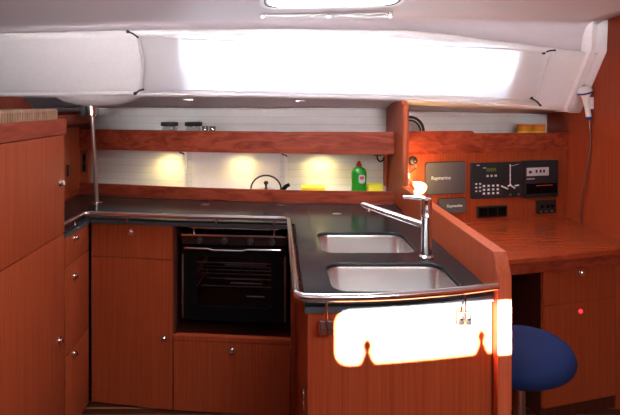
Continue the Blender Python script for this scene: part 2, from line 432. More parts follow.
# soffit downlights
for (px, py) in ((188, 99.5), (300, 100.3)):
    y0 = 2.80; c = W(px, py, y0)
    # find the soffit height there
    x = c.x; p = edge(x, LOWY, LOWP); y1 = yh(x)+.01; q = Vector((x, y1, ZP(interp(SOFP, CX+x*F/y1), y1)))
    tt = .40; s0 = p.lerp(q, tt); zz = s0.z+.010*math.sin(math.pi*tt)-.004
    t = thing('downlight', 'small square lit downlight under the side deck above the '+('glass jars' if px < 250 else 'shelf right of the kettle'), 'light', (x, s0.y, zz), 0, 'side deck downlights')
    bm = BM(); prism(bm, rrect(-.030, .030, -.024, .024, .006), -.005, .001, holes=[rrect(-.024, .024, -.018, .018, .004)]); obj('bezel', bm, 'satin', t)
    bm = BM(); box(bm, -.024, .024, -.018, .018, -.004, 0, .001); obj('diffuser', bm, 'downlamp', t)

# ---------------------------------------------------------------- galley shelves against the hull
gx = [XL+.002, -1.1, -.9, -.7, -.47, -.2, .07, .3, .5, .666]
zt = lambda x: 1.333; zb_ = 1.206
sh = thing('galley_shelf', 'long upper mahogany shelf with a deep fiddle board, above the worktop', 'shelf')
bm = BM(); ribbon(bm, [(x, yb(x)) for x in gx], zb_, 1.333, .02, bev=.003); obj('fiddle_board', bm, 'woodh', sh)
bm = BM(); prism(bm, [(x, yb(x)+.021) for x in gx]+[(x, yh(x)-.001) for x in gx[::-1]], zb_+.004, zb_+.016); obj('shelf_base', bm, 'white', sh)
for (px, y0) in ((182, 2.9), (285, 2.83)):
    bm = BM(); x = XP(px, y0); y = yb(x)+.012; tube(bm, smoothpath([(x-.016, y, zb_), (x-.012, y, zb_-.008), (x+.004, y, zb_-.010), (x+.012, y, zb_-.020)], 4), .004, n=8); obj('hook', bm, 'mattblack', sh)
lo = thing('back_ledge', 'low mahogany board and ledge along the back of the worktop', 'shelf')
bm = BM(); ribbon(bm, [(x, yb(x)) for x in gx], .9205, .992, .018, bev=.003); obj('fiddle_board', bm, 'woodh', lo)
bm = BM(); prism(bm, [(x, yb(x)+.019) for x in gx]+[(x, yh(x)-.001) for x in gx[::-1]], .906, .920); obj('ledge', bm, 'white', lo)
# vertical battens on the lining
for k, (px, y0) in enumerate(((182.5, 3.03), (286, 3.0))):
    x = XP(px, y0); bm = BM(); box(bm, x-.010, x+.010, yh(x)-.014, yh(x)-.001, .922, zb_+.002, .002); struct('trim_%d' % (3+k), bm, 'white')
# lining door frame in the middle bay
bm = BM(); x0, x1 = XP(190, 3.02), XP(280, 3.0)
def lin(a, b, c): return (a, yh(a)-c, b)
prism(bm, rrect(x0, x1, .925, 1.19, .02), .001, .007, holes=[], mapf=lin); struct('trim_5', bm, 'white')
# wood jamb at the left end and small breaker switch
bm = BM(); box(bm, XL+.001, -1.222, 3.085, 3.13, .93, 1.20, .003); struct('trim_6', bm, 'wood')
t = thing('rocker_switch', 'narrow black switch plate on the wooden jamb left of the steel post', 'switch', (-1.243, 3.084, 1.118))
bm = BM(); box(bm, -.012, .012, -.007, .0, -.062, .062, .003); obj('plate', bm, 'mattblack', t)
for z in (-.03, .028):
    bm = BM(); box(bm, -.006, .006, -.011, -.006, z-.018, z+.018, .002); obj('rocker', bm, 'black', t)
# side shelf along the left bulkhead
t = thing('side_shelf', 'mahogany shelf rail running along the left bulkhead above the locker door', 'shelf')
bm = BM(); box(bm, -1.215, -1.197, 1.2, 3.06, 1.374, 1.431, .003); obj('fiddle_board', bm, 'woody', t)
bm = BM(); box(bm, XL+.001, -1.216, 1.2, 3.06, 1.374, 1.388); obj('shelf_base', bm, 'wood', t)
# locker door in the left bulkhead
t = thing('locker_door', 'narrow mahogany locker door in the left bulkhead beside the steel post', 'door')
bm = BM(); box(bm, XL+.001, XL+.018, 2.3, 3.05, .955, 1.35, .002); obj('frame', bm, 'wood', t)
bm = BM(); box(bm, XL+.019, XL+.030, 2.36, 2.93, 1.0, 1.33, .004); obj('door_panel', bm, 'wood', t)
bm = BM(); tube(bm, [(XL+.031, 2.84, 1.07), (XL+.040, 2.84, 1.07), (XL+.040, 2.84, 1.13), (XL+.031, 2.84, 1.13)], .005, n=8); obj('handle', bm, 'mattblack', t)
bm = BM(); box(bm, XL+.001, XL+.016, 2.2, 3.05, .9205, .952, .002); struct('trim_7', bm, 'woody')

# ---------------------------------------------------------------- partition between galley and chart table
pt = thing('partition', 'upright mahogany partition dividing the galley shelves from the chart table', 'partition')
bm = BM()
ps = [(2.585, .9205), (3.0, .9205), (3.0, 1.472), (2.75, 1.512), (2.625, 1.512), (2.585, 1.49)]
prism(bm, [(y, z) for y, z in ps], .6715, .7035, mapf=lambda a, b, c: (c, a, b), bev=.002); obj('panel', bm, 'wood', pt)
bm = BM(); tube(bm, [(.6875, 2.583, .922), (.6875, 2.583, 1.49)], .0165, n=16); obj('front_edge', bm, 'woodred', pt)
bm = BM(); box(bm, .650, .671, 2.93, 2.968, .993, 1.20, .003); obj('batten', bm, 'woodred', pt)
# towel hook under the shelf board, near the partition
hx_, hy_ = XP(378, 2.80), yb(XP(378, 2.80))+.014
bm = BM(); box(bm, hx_-.030, hx_+.012, hy_-.012, hy_+.012, zb_-.010, zb_, .003); th = obj('hook_plate', bm, 'mattblack', sh)
bm = BM(); tube(bm, [Vector((hx_, hy_, zb_))+Vector(p) for p in smoothpath([(-.012, 0, -.008), (-.010, -.002, -.028), (.004, -.004, -.042), (.022, -.004, -.034), (.026, -.003, -.018)], 5)], .0048, n=10); obj('hook', bm, 'black', th)

# ---------------------------------------------------------------- worktop with two bowls
ZT, ZU = .920, .890
SB = [(.170, .583, 1.480, 1.742), (.172, .548, 1.862, 2.155)]
front = [(.078, 1.392), (.22, 1.394), (.36, 1.405), (.52, 1.435), (.6635, 1.478)]
outer = front+[(.6635, 2.735)]+[(x, yb(x)-.003) for x in (.5, .3, .07, -.2, -.47, -.9, XL+.03)]+[(XL+.03, 2.165), (-.957, 2.165), (-.957, 2.44), (-.52, 2.374), (.045, 2.322), (.078, 2.30)]
ZM = .908
bm = BM(); prism(bm, outer, ZM, ZT, holes=[rrect(*b, .055) for b in SB])
wt = obj('worktop', bm, 'counter'); tag(wt, 'charcoal laminate worktop, L-shaped, running along the back and around both sink bowls', 'worktop')
bm = BM(); fl_ = outer[-6:][::-1]
eb = [(-.957, 2.166), (-.957, 2.44), (-.52, 2.374), (.045, 2.322), (.078, 2.30)]+front
ribbon(bm, eb, ZU, ZM-.0002, .016); obj('edge_band', bm, 'edge', wt)
mod = wt.modifiers.new('b', 'BEVEL'); mod.width = .003; mod.segments = 2; mod.limit_method = 'ANGLE'; mod.angle_limit = math.radians(50)
# lid in the worktop: seams and a finger ring
bm = BM(); tube(bm, [(XP(308, 2.6), 2.60, ZT), (XP(311, 2.18), 2.19, ZT)], .0016, n=6); o = obj('seam', bm, 'black', wt)
def ring_pull(px, y, name, lab):
    t = thing('ring_pull', lab, 'handle', (XP(px, y), y, ZT+.0004))
    bm = BM(); lathe(bm, [(.015, 0), (.017, .001), (.015, .0025), (.010, .003)], sx=1.5); obj('ring', bm, 'satin', t)
ring_pull(337, .58*F/111, 'a', 'oval steel lid pull in the worktop behind the far sink bowl')
ring_pull(205, .58*F/101.5, 'b', 'oval steel lid pull near the back ledge below the glass jars')
ring_pull(281, .58*F/102.5, 'c', 'oval steel lid pull near the back ledge below the kettle')
def bowl(b, lab):
    x0, x1, y0, y1 = b; c = ((x0+x1)/2, (y0+y1)/2)
    t = thing('sink_bowl', lab, 'sink', (c[0], c[1], ZM-.0005), 0, 'stainless sink bowls'); hx, hy = (x1-x0)/2, (y1-y0)/2
    bm = BM(); loops = []
    for ins, z, r in ((-.014, -.0015, .065), (.001, -.0015, .055), (.004, -.012, .055), (.010, -.115, .055), (.018, -.140, .06), (.038, -.155, .06), (.075, -.160, .05)):
        loops.append([bm.verts.new((a, d, z)) for a, d in rrect(-hx+ins, hx-ins, -hy+ins, hy-ins, r)])
    for a, d in zip(loops, loops[1:]): bridge(bm, a, d)
    bm.faces.new(loops[-1]); obj('basin', bm, 'sink', t)
    bm = BM(); lathe(bm, [(.030, 0), (.042, .002), (.040, .004), (.028, .003), (.026, .0015), (.008, .0018), (.006, .006), (.002, .007)], (0, 0, -.1602)); obj('drain', bm, 'chrome', t)
bowl(SB[0], 'near stainless steel sink bowl at the front edge of the worktop')
bowl(SB[1], 'far stainless steel sink bowl beneath the tap spout')

# faucet
fx, fy = .556, 1.80
fa = thing('faucet', 'chrome mixer tap with long straight spout between the two sink bowls', 'tap', (fx, fy, ZT))
bm = BM(); lathe(bm, [(.027, 0), (.027, .006), (.023, .010), (.0195, .012), (.0195, .150), (.021, .152), (.021, .158), (.0195, .160), (.0205, .215), (.019, .222), (.012, .226)]); obj('column', bm, 'chrome', fa)
bm = BM(); tip = W(362, 204, 1.96)-Vector((fx, fy, ZT)); root = Vector((-.012, .004, .122)); d = (tip-root).normalized()
u = Vector((0, 0, 1)); sd = d.cross(u).normalized(); up = sd.cross(d)
rg = []
for s_, w_, h_ in ((0, .013, .013), (.03, .015, .013), (.15, .016, .012), ((tip-root).length-.012, .017, .011), ((tip-root).length, .014, .008)):
    rg.append(ring(bm, root+d*s_, sd, up, h_, 16, w_))
for a, b in zip(rg, rg[1:]): bridge(bm, a, b)
bm.faces.new(rg[0][::-1]); bm.faces.new(rg[-1]); obj('spout', bm, 'chrome', fa)
bm = BM(); tube(bm, [tip-d*.03+Vector((0, 0, -.006)), tip-d*.03+Vector((0, 0, -.022))], .010); obj('aerator', bm, 'chrome', fa)
bm = BM(); tube(bm, [(-.005, 0, .220), (-.03, .01, .222), (-.078, .03, .222)], [.011, .008, .006]); obj('lever', bm, 'chrome', fa)

# ---------------------------------------------------------------- grab rail round the worktop
gr = thing('grab_rail', 'long polished steel grab rail following the front edge of the worktop', 'rail')
zr = .946
path = rounded_path([(-.978, 2.17, zr), (-.978, 2.418, zr), (-.52, 2.352, zr), (.052, 2.300, zr), (.052, 1.372, zr), (.12, 1.366, zr), (.24, 1.368, zr), (.36, 1.381, zr), (.52, 1.412, zr), (.6625, 1.452, zr)], .05, 6)
bm = BM(); tube(bm, path, .0115, n=16); obj('rail', bm, 'steel', gr)
for (x, y, dx, dy) in ((-.978, 2.30, .03, 0), (-.75, 2.385, 0, .03), (-.30, 2.332, 0, .03), (-.02, 2.306, 0, .03), (.052, 2.0, .035, 0), (.052, 1.62, .035, 0)):
    bm = BM(); tube(bm, smoothpath([(x, y, zr), (x, y, zr-.008), (x+dx*.25, y+dy*.25, .912), (x+dx*.75, y+dy*.75, .900)], 4), .005, n=10); obj('standoff', bm, 'steel', gr)
# end catches with hanging brackets on the island front
for (x, y, m_) in ((XP(326, 1.385), 1.385, 'dullred'), (XP(462.5, 1.45), 1.445, 'steel')):
    n = 0
    bm = BM(); tube(bm, [(x, y-.012, zr), (x, y-.016, zr-.03), (x, y-.014, .862)], .0035, n=8)
    for s_ in (-1, 1): box(bm, x+s_*.011-.009, x+s_*.011+.009, y-.016, y+.0, .838, .876, .002)
    obj('bracket', bm, m_, gr, label='dark bracket at the left end' if m_ == 'dullred' else 'polished bracket at the right end')
    bm = BM()
    for s_ in (-1, 1): tube(bm, [(x+s_*.011, y-.015, .857), (x+s_*.011, y-.019, .857)], .004, n=10)
    obj('screw', bm, 'chrome', gr)

# ---------------------------------------------------------------- sink island cabinet
isl = thing('sink_cabinet', 'orange mahogany island cabinet under the sink with sunlight on its front', 'cabinet')
bm = BM(); ribbon(bm, [(.087, 1.402), (.22, 1.405), (.36, 1.417), (.52, 1.448), (.6635, 1.490)], FZ, .8895, .018, bev=.001); obj('front_panel', bm, 'wood', isl)
bm = BM(); box(bm, .087, .105, 1.423, 2.345, FZ, .8895, .001); obj('side_panel', bm, 'wood', isl)
bm = BM(); box(bm, .105, .6635, 1.60, 2.6, FZ, .06); obj('plinth', bm, 'dark', isl)
for z in (.535, .510, ):
    pass
bm = BM()
for z in (.560, .527): box(bm, .081, .0869, 1.535, 1.565, z-.010, z+.010, .002)
obj('hinge', bm, 'chrome', isl)
# side screen beside the sink with chamfered front
sc_ = thing('side_screen', 'mahogany end panel with raised chamfered edge between the sink and the chart table', 'panel')
bm = BM(); prism(bm, [(1.457, FZ), (1.457, .972), (1.485, 1.034), (2.580, 1.046), (2.580, FZ)], .6655, .7055, mapf=lambda a, b, c: (c, a, b), bev=.003); obj('board', bm, 'wood', sc_)
bm = BM(); prism(bm, [(1.4515, .2), (1.4515, .974), (1.483, 1.0405), (2.580, 1.0525), (2.580, 1.0475), (1.4865, 1.0355), (1.4565, .972), (1.4565, .2)], .6650, .7062, mapf=lambda a, b, c: (c, a, b)); obj('edge_lipping', bm, 'woodred', sc_)

# ---------------------------------------------------------------- base cabinets
def front_panel(bm, A, B, z0, z1, t=.016, gap=.003, bev=.0025):
    A = Vector(A); B = Vector(B); d = (B-A).normalized(); return ribbon(bm, [tuple(A+d*gap), tuple(B-d*gap)], z0, z1, t, bev)
# corner drawer stack (faces +x)
A, B = (-.963, 2.172), (-.963, 2.445)
cc = thing('corner_drawer_unit', 'narrow corner unit of three stacked drawers between the tall cabinet and the back cabinets', 'cabinet')
bm = BM(); box(bm, XL+.035, -.982, 2.172, 2.435, FZ, .8895); obj('carcass', bm, 'dark', cc)
for (z0, z1, kz) in ((.756, .886, .862), (.352, .752, .683), (FZ+.01, .348, .318)):
    bm = BM(); box(bm, -.981, -.963, 2.174, 2.443, z0, z1, .002); dr = obj('drawer', bm, 'wood', cc)
    knob(dr, (-.963, 2.267, kz), (1, 0, 0))
# back unit with a drawer over a door
A, B, C_ = (-.957, 2.457), (-.524, 2.388), (.062, 2.336)
def along(P, Q, t, off=0.):
    P = Vector(P); Q = Vector(Q); d = (Q-P).normalized(); n = Vector((d.y, -d.x)); return P+(Q-P)*t+n*off
c1 = thing('base_cabinet', 'mahogany base cabinet with one drawer over a tall door, left of the cooker', 'cabinet')
bm = BM(); prism(bm, [(-.940, 2.478), (-.530, 2.410), (-.530, 2.85), (-.940, 2.93)], FZ, .8895); obj('carcass', bm, 'dark', c1)
bm = BM(); front_panel(bm, A, B, .720, .8865); dr = obj('drawer', bm, 'wood', c1)
k = along(A, B, .5); knob(dr, (k.x, k.y, ZP(232, k.y)), (k.x*0-.15, -1, 0))
bm = BM(); front_panel(bm, A, B, FZ+.008, .716); dr = obj('door', bm, 'wood', c1)
k = along(A, B, .90); knob(dr, (k.x, k.y, ZP(338, k.y)), (-.15, -1, 0))
# oven housing: open recess with a flap door below
c2 = thing('cooker_housing', 'mahogany cooker housing with open recess above a wide bottom flap door', 'cabinet')
bm = BM(); Rb = .345
front_panel(bm, B, C_, Rb-.022, Rb, t=.03, gap=.001); obj('lip', bm, 'wood', c2)
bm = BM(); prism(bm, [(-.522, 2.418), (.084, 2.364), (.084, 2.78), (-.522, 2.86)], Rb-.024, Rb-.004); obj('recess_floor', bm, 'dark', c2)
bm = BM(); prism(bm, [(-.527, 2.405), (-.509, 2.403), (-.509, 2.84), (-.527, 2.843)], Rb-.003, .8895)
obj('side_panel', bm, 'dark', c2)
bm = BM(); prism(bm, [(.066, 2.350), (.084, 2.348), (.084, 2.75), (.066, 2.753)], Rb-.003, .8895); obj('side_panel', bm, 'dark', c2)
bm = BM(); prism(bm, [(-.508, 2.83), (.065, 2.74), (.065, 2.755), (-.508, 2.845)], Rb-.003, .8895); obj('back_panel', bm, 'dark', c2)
bm = BM(); front_panel(bm, (-.522, 2.388), (.062, 2.336), FZ+.008, .319); dr = obj('door', bm, 'wood', c2)
k = along(B, C_, .51); knob(dr, (k.x, k.y, ZP(350, k.y)), (-.1, -1, 0))
bm = BM(); box(bm, .062, .0865, 2.335, 2.347, FZ, .8895, .001); obj('stile', bm, 'wood', c2)
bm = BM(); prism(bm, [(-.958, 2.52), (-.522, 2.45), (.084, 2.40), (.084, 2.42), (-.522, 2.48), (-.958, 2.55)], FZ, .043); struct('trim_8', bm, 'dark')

# ---------------------------------------------------------------- cooker
ang = math.atan2(-.052, .586)
mid = along(B, C_, .5)
ck = thing('cooker', 'black and steel gimballed gas cooker in the recess under the worktop', 'cooker', (mid.x+.010, mid.y+.004, 0), ang)
HW = .262; CZ0, CZ1 = .415, .868
bm = BM()  # open-front body
for (a) in ((-HW, -HW+.02, .03, .42, CZ0, .80), (HW-.02, HW, .03, .42, CZ0, .80), (-HW+.02, HW-.02, .40, .42, CZ0, .80), (-HW+.02, HW-.02, .03, .40, CZ0, CZ0+.03), (-HW+.02, HW-.02, .03, .40, .775, .80)):
    box(bm, *a)
obj('body', bm, 'black', ck)
bm = BM(); prism(bm, rrect(-HW+.004, HW-.004, CZ0+.004, .778, .012), .010, .028, holes=[rrect(-HW+.075, HW-.075, CZ0+.075, .735, .02)], mapf=lambda a, b, c: (a, c, b)); dr = obj('oven_door', bm, 'black', ck)
bm = BM(); box(bm, -HW+.074, HW-.074, .016, .020, CZ0+.074, .736); obj('glass', bm, 'ovenglass', dr)
bm = BM(); tube(bm, rounded_path([(-HW+.02, .010, .785), (-HW+.02, -.018, .785), (-.12, -.022, .785), (-.10, -.022, .779), (.05, -.022, .779), (.07, -.022, .785), (HW-.02, -.018, .785), (HW-.02, .010, .785)], .012, 3), .0055, n=10); obj('handle', bm, 'steel', dr)
for s_ in (-1, 1):
    bm = BM(); box(bm, s_*(HW-.006)-.004, s_*(HW-.006)+.004, .002, .010, CZ0+.01, .745, .002); obj('side_strip', bm, 'dullred', dr)
for z, x0, x1 in ((.700, -.19, .16), (.690, -.05, .16), (.620, -.05, .14), (.600, -.02, .14), (.535, .06, .15)):
    bm = BM()
    for yy in (.036, .16, .27): tube(bm, [(x0 if yy < .1 else -.2, yy, z), (x1 if yy < .1 else .2, yy, z)], .0036, n=6)
    tube(bm, [(-.22, .05, z), (-.22, .38, z)], .003, n=6); tube(bm, [(.22, .05, z), (.22, .38, z)], .003, n=6); obj('oven_rack', bm, 'rack', ck)
bm = BM(); box(bm, -HW, HW, .004, .04, .797, .842, .003); cp = obj('control_panel', bm, plain('dark steel fascia', (.030, .016, .015), .4, .3, spec=.1), ck)
for x in (-.17, -.045, .085, .19):
    bm = BM(); lathe(bm, [(.018, 0), (.018, .004), (.014, .006), (.012, .020), (.010, .023)], (x, .004, .819), 'Y', n=18); box(bm, x-.003, x+.003, -.024, -.012, .808, .830, .001); obj('control_knob', bm, 'mattblack', ck)
bm = BM(); box(bm, -HW, HW, -.008, .42, .842, .851, .002); hb = obj('hob', bm, 'steel', ck)
for x, y in ((-.12, .12), (.12, .12), (-.12, .30), (.12, .30)):
    bm = BM(); lathe(bm, [(.045, 0), (.045, .006), (.03, .008), (.028, .014), (.004, .015)], (x, y, .8512)); obj('burner', bm, 'mattblack', ck)
bm = BM(); z = .872
for y in (.10, .14, .28, .32): tube(bm, [(-.2, y, z), (.2, y, z)], .003, n=6)
for x in (-.16, -.08, .08, .16): tube(bm, [(x, .06, z-.003), (x, .36, z-.003), ], .003, n=6)
obj('pan_grate', bm, 'mattblack', ck)
bm = BM(); tube(bm, rounded_path([(-HW+.02, .36, .877), (-HW+.02, .02, .877), (HW-.02, .02, .877), (HW-.02, .36, .877)], .04, 5), .0048, n=10)
for x in (-HW+.06, HW-.06): tube(bm, [(x, .02, .851), (x, .02, .877)], .004, n=8)
obj('pot_rail', bm, 'steel', ck)

# ---------------------------------------------------------------- tall cabinet at the left
tc = thing('tall_cabinet', 'tall mahogany cabinet filling the left edge, doors above and below and a raised top rail', 'cabinet')
YC0, YC1 = .55, 2.165
bm = BM(); box(bm, XL+.002, -.982, YC0, YC1-.002, FZ, 1.358); obj('carcass', bm, 'wood', tc)
bm = BM(); box(bm, -.981, -.963, 1.25, YC1, .916, 1.357, .002); dr = obj('door', bm, 'wood', tc)
knob(dr, (-.963, 2.118, 1.147), (1, 0, 0))
bm = BM(); box(bm, -.981, -.963, 1.25, YC1, FZ+.012, .912, .002); dr = obj('door', bm, 'wood', tc)
knob(dr, (-.963, 2.112, .454), (1, 0, 0))
bm = BM(); box(bm, -.981, -.963, YC0, 1.247, FZ+.012, 1.357, .002); dr = obj('door', bm, 'wood', tc)
bm = BM(); box(bm, -.982, -.955, YC0, YC1+.006, 1.361, 1.429, .004); obj('top_rail', bm, 'woody', tc)
tr = thing('slatted_tray', 'pale wooden slatted tray lying on top of the tall cabinet', 'tray', (0, 0, 0))
bm = BM(); box(bm, -1.185, -.990, 1.45, 2.150, 1.462, 1.474, .002); obj('tray_top', bm, 'tray', tr)
bm = BM(); box(bm, -1.180, -.996, 1.455, 2.145, 1.359, 1.461); obj('tray_body', bm, 'dark', tr)
bm = BM()
for k in range(40):
    y = 1.46+k*.0175; box(bm, -.996, -.989, y, y+.011, 1.36, 1.462)
for k in range(11):
    x = -1.178+k*.0175; box(bm, x, x+.011, 1.449, 1.455, 1.36, 1.462)
obj('slats', bm, 'tray', tr)

# steel compression post
p0, p1 = Vector((-1.050, 2.78, ZT)), Vector((-1.080, 2.78, 1.512))
ps_ = thing('support_post', 'upright steel support post standing on the left end of the worktop', 'post')
bm = BM(); tube(bm, [p0+Vector((0, 0, .004)), p1-Vector((0, 0, .006))], .0125, n=20); obj('pole', bm, 'satin', ps_)
bm = BM(); lathe(bm, [(.036, 0), (.036, .005), (.022, .008)], p0+Vector((0, 0, .0003))); obj('base_flange', bm, 'steel', ps_)
bm = BM(); q = p0.lerp(p1, .845); tube(bm, [q, p0.lerp(p1, .86), p1-Vector((0, 0, .004))], [.024, .034, .034], n=20); obj('top_socket', bm, 'steel', ps_)
bm = BM(); box(bm, p1.x-.050, p1.x-.022, 2.742, 2.80, 1.425, 1.505, .003); obj('clamp', bm, 'mattblack', ps_)
# moulded swelling in the side deck above the post
bm = BM(); c = Vector((-1.03, 2.76, 1.520)); lathe(bm, [(.25, .02), (.225, .004), (.19, -.014), (.13, -.030), (.08, -.038), (.03, -.040)], c, 'Z', n=40, sx=1.0, sy=.55); struct('trim_9', bm, 'white')

# ---------------------------------------------------------------- things on the shelves
def jar(px, lab):
    y = 2.995; x = XP(px, y); y = yb(x)+.085
    x = XP(px, y); zb2 = zb_+.0165; ztop = ZP(122, y)
    t = thing('glass_jar', lab, 'jar', (x, y, zb2), 0, 'glass jars on the upper shelf'); h = ztop-zb2
    bm = BM(); lathe(bm, [(.043, 0), (.047, .006), (.047, h-.045), (.040, h-.030), (.040, h-.026)]); obj('glass', bm, 'clear', t)
    bm = BM(); lathe(bm, [(.050, h-.0255), (.054, h-.022), (.054, h-.003), (.050, h)]); obj('lid', bm, 'mattblack', t)
jar(169.5, 'left one of two glass jars with wide black lids on the upper shelf')
jar(193.5, 'right one of two glass jars with wide black lids, next to the small tumblers')
for px, lab in ((206, 'small clear tumbler beside the right black-lidded jar'), (213.5, 'small clear tumbler at the right end of the shelf glassware')):
    y = 2.99; x = XP(px, y); zb2 = zb_+.0165; h = ZP(126.5, y)-zb2
    t = thing('tumbler', lab, 'glass', (x, yb(x)+.09, zb2), 0, 'small tumblers')
    bm = BM(); lathe(bm, [(.014, 0), (.016, .004), (.0205, h-.002), (.020, h), (.018, h), (.014, .008)]); obj('cup', bm, 'clear', t)
    bm = BM(); lathe(bm, [(.0195, h), (.0215, h+.001), (.0215, h+.004), (.0195, h+.005)]); obj('rim', bm, 'steel', t)
# kettle
ky = 2.885; kx = XP(266, ky)
kt = thing('kettle', 'squat kettle with big black hoop handle behind the back ledge board', 'kettle', (kx, ky, .9205))
bm = BM(); lathe(bm, [(.062, 0), (.070, .004), (.075, .03), (.066, .052), (.045, .066), (.01, .074)]); obj('body', bm, 'steel', kt)
bm = BM(); lathe(bm, [(.006, .072), (.007, .088), (.013, .094), (.015, .102), (.009, .110), (.002, .112)]); obj('lid_knob', bm, 'mattblack', kt)
bm = BM(); pts = []
for k in range(19):
    a = math.radians(-14+208*k/18); pts.append((.091*math.cos(a), 0, .060+.0845*math.sin(a)))
tube(bm, pts, .0052, n=10); obj('handle', bm, 'mattblack', kt)
bm = BM(); tube(bm, smoothpath([(.066, 0, .03), (.095, 0, .052), (.120, 0, .078), (.142, 0, .090)], 4), [.016]*4+[.013]*5+[.011]*4, n=12); obj('spout', bm, 'black', kt)
# washing up bottle
by = 2.86; bx = XP(359, by)
bt = thing('dish_soap_bottle', 'green washing-up liquid bottle with a red cap behind the ledge board', 'bottle', (bx, by, .9205))
hb_ = ZP(161, by)-.9205
bm = BM(); lathe(bm, [(.036, 0), (.042, .006), (.046, .05), (.043, .10), (.045, .135), (.045, .165), (.036, .188), (.018, .198), (.014, .206)], sy=.6); obj('flask', bm, 'green', bt)
bm = BM(); lathe(bm, [(.017, .206), (.017, .214), (.011, .219), (.009, hb_-.004), (.006, hb_)]); obj('cap', bm, 'red', bt)
bm = BM(); prism(bm, rrect(-.006, .032, .105, .155, .012), -.0285, -.0265, mapf=lambda a, b, c: (a, c+.012*(abs(a)/.045)**2, b)); lb = obj('label', bm, 'label', bt)
bm = BM(); prism(bm, rrect(.000, .026, .127, .147, .008), -.0292, -.0286, mapf=lambda a, b, c: (a, c+.012*(abs(a)/.045)**2, b)); obj('emblem', bm, 'redprint', lb)
# sponges
y = 2.86; x0, x1 = XP(300, y), XP(327, y)
t = thing('sponge_cloth', 'flat yellow sponge cloths stacked behind the ledge board below the shelf light', 'cloth', ((x0+x1)/2, y+.02, .9205)); hw = (x1-x0)/2
for k in range(4):
    bm = BM(); box(bm, -hw+k*.003, hw-k*.004, -.045, .045, k*.0205, k*.0205+.020, .006); obj('layer', bm, 'yellow', t)
y = 2.875; x0, x1 = XP(367, y), XP(382, y)
bm = BM(); box(bm, x0, x1, y-.03, y+.03, .9205, ZP(183.5, y), .008)
tag(obj('sponge', bm, 'yellow'), 'chunky yellow sponge right of the green bottle', 'sponge')

# ---------------------------------------------------------------- chart table
rnav = math.atan(.2342)
def navp(px):
    k = (px-CX)/F; Y = (2.856-1.077*.2342)/(1-.2342*k); return Vector((k*Y, Y, 0))
bm = BM(); ribbon(bm, [(.705, nav(.705)), (XR-.001, nav(XR))], .781, 1.2015, .02)
NPB = bm
ns = thing('chart_shelf', 'mahogany shelf with deep fiddle board above the navigation instruments', 'shelf')
bm = BM(); prism(bm, [(x, z) for x, z in ((.705, 1.203), (XR-.002, 1.203), (XR-.002, 1.315), (1.17, 1.320), (1.15, 1.335), (.705, 1.337))], 0, 1, mapf=lambda a, b, c: (a, nav(a)-.026+.022*c, b), bev=.002); obj('fiddle_board', bm, 'woodh', ns)
bm = BM(); prism(bm, [(.705, nav(.705)-.003), (XR-.002, nav(XR)-.003), (XR-.002, yh(XR)-.002), (1.077, yh(1.077)-.002), (.705, yh(.705)-.002)], 1.2045, 1.2165); obj('shelf_base', bm, 'white', ns)
dk = thing('chart_table', 'polished mahogany chart table desk built in against the right bulkhead', 'desk')
DF = [(.707, 2.145), (1.05, 2.20), (1.38, 2.28), (XR-.002, 2.40)]
bm = BM(); prism(bm, DF+[(XR-.002, nav(XR)-.001), (.707, nav(.707)-.001)], .757, .780, bev=.003); obj('desk_top', bm, 'woodtop', dk); obj('back_panel', NPB, 'wood', dk)
bm = BM(); ribbon(bm, [(x, y+.006) for x, y in DF], .706, .7565, .02, bev=.002); obj('apron', bm, 'woodh', dk)
# drawer pedestal under the desk
pd = thing('pedestal', 'mahogany pedestal with a drawer over a door beneath the chart table', 'cabinet')
A2 = Vector((XP(543, 2.29), 2.29)); B2 = Vector((XP(616, 2.40), 2.40)); 
bm = BM(); prism(bm, [(A2.x, A2.y+.020), (B2.x, B2.y+.020), (B2.x, 2.95), (A2.x, 2.85)], FZ, .7055); obj('carcass', bm, 'dark', pd)
bm = BM(); front_panel(bm, A2, B2, .530, .704); dr = obj('drawer', bm, 'wood', pd)
k = along(A2, B2, .5); knob(dr, (k.x, k.y, .672), (.23, -1, 0))
bm = BM(); front_panel(bm, A2, B2, .040, .527); dr = obj('door', bm, 'wood', pd)
bm = BM(); lathe(bm, [(.010, 0), (.010, .004), (.004, .006)], (k.x, k.y, ZP(311, k.y)), 'Y', n=14); obj('indicator', bm, 'led', dr, label='small glowing red catch')
bm = BM(); box(bm, B2.x+.002, XR-.002, B2.y+.006, B2.y+.03, FZ, .7055, .001); obj('stile', bm, 'wood', pd)
bm = BM(); box(bm, .7065, .80, 2.60, 2.64, FZ, .756); obj('knee_panel', bm, 'wood', dk)
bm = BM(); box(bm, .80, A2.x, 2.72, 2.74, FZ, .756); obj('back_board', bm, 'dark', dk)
# grey instrument covers
def cover(px0, px1, py0, py1, txt, size, lab, tx):
    c = navp((px0+px1)/2); a, b = navp(px0), navp(px1); w = (b-a).length/2; z1, z0 = ZP(py0, c.y), ZP(py1, c.y); hh = (z1-z0)/2
    t = thing('instrument_cover', lab, 'cover', (c.x+.0006*math.sin(rnav), c.y-.0006, (z0+z1)/2), rnav, 'grey instrument covers')
    bm = BM(); prism(bm, rrect(-w, w, -hh, hh, .012), 0, -.016, mapf=lambda a, b, c: (a, c, b), bev=.004); sh_ = obj('shell', bm, 'grey', t)
    bm = BM(); prism(bm, rrect(-w-.006, w+.006, -hh-.006, hh+.006, .016), 0, -.004, holes=[rrect(-w+.002, w-.002, -hh+.002, hh-.002, .012)], mapf=lambda a, b, c: (a, c, b)); obj('bezel', bm, 'mattblack', t)
    text('lettering', txt, size, (tx, -.0163, hh*.02), sh_)
cover(425.5, 464, 162.5, 193, 'Raymarine', .030, 'large grey plastic instrument cover next to the lit lamp', -.035)
cover(438.5, 464.5, 198.5, 212.5, 'Raymarine', .024, 'small grey plastic instrument cover under the large one', .01)
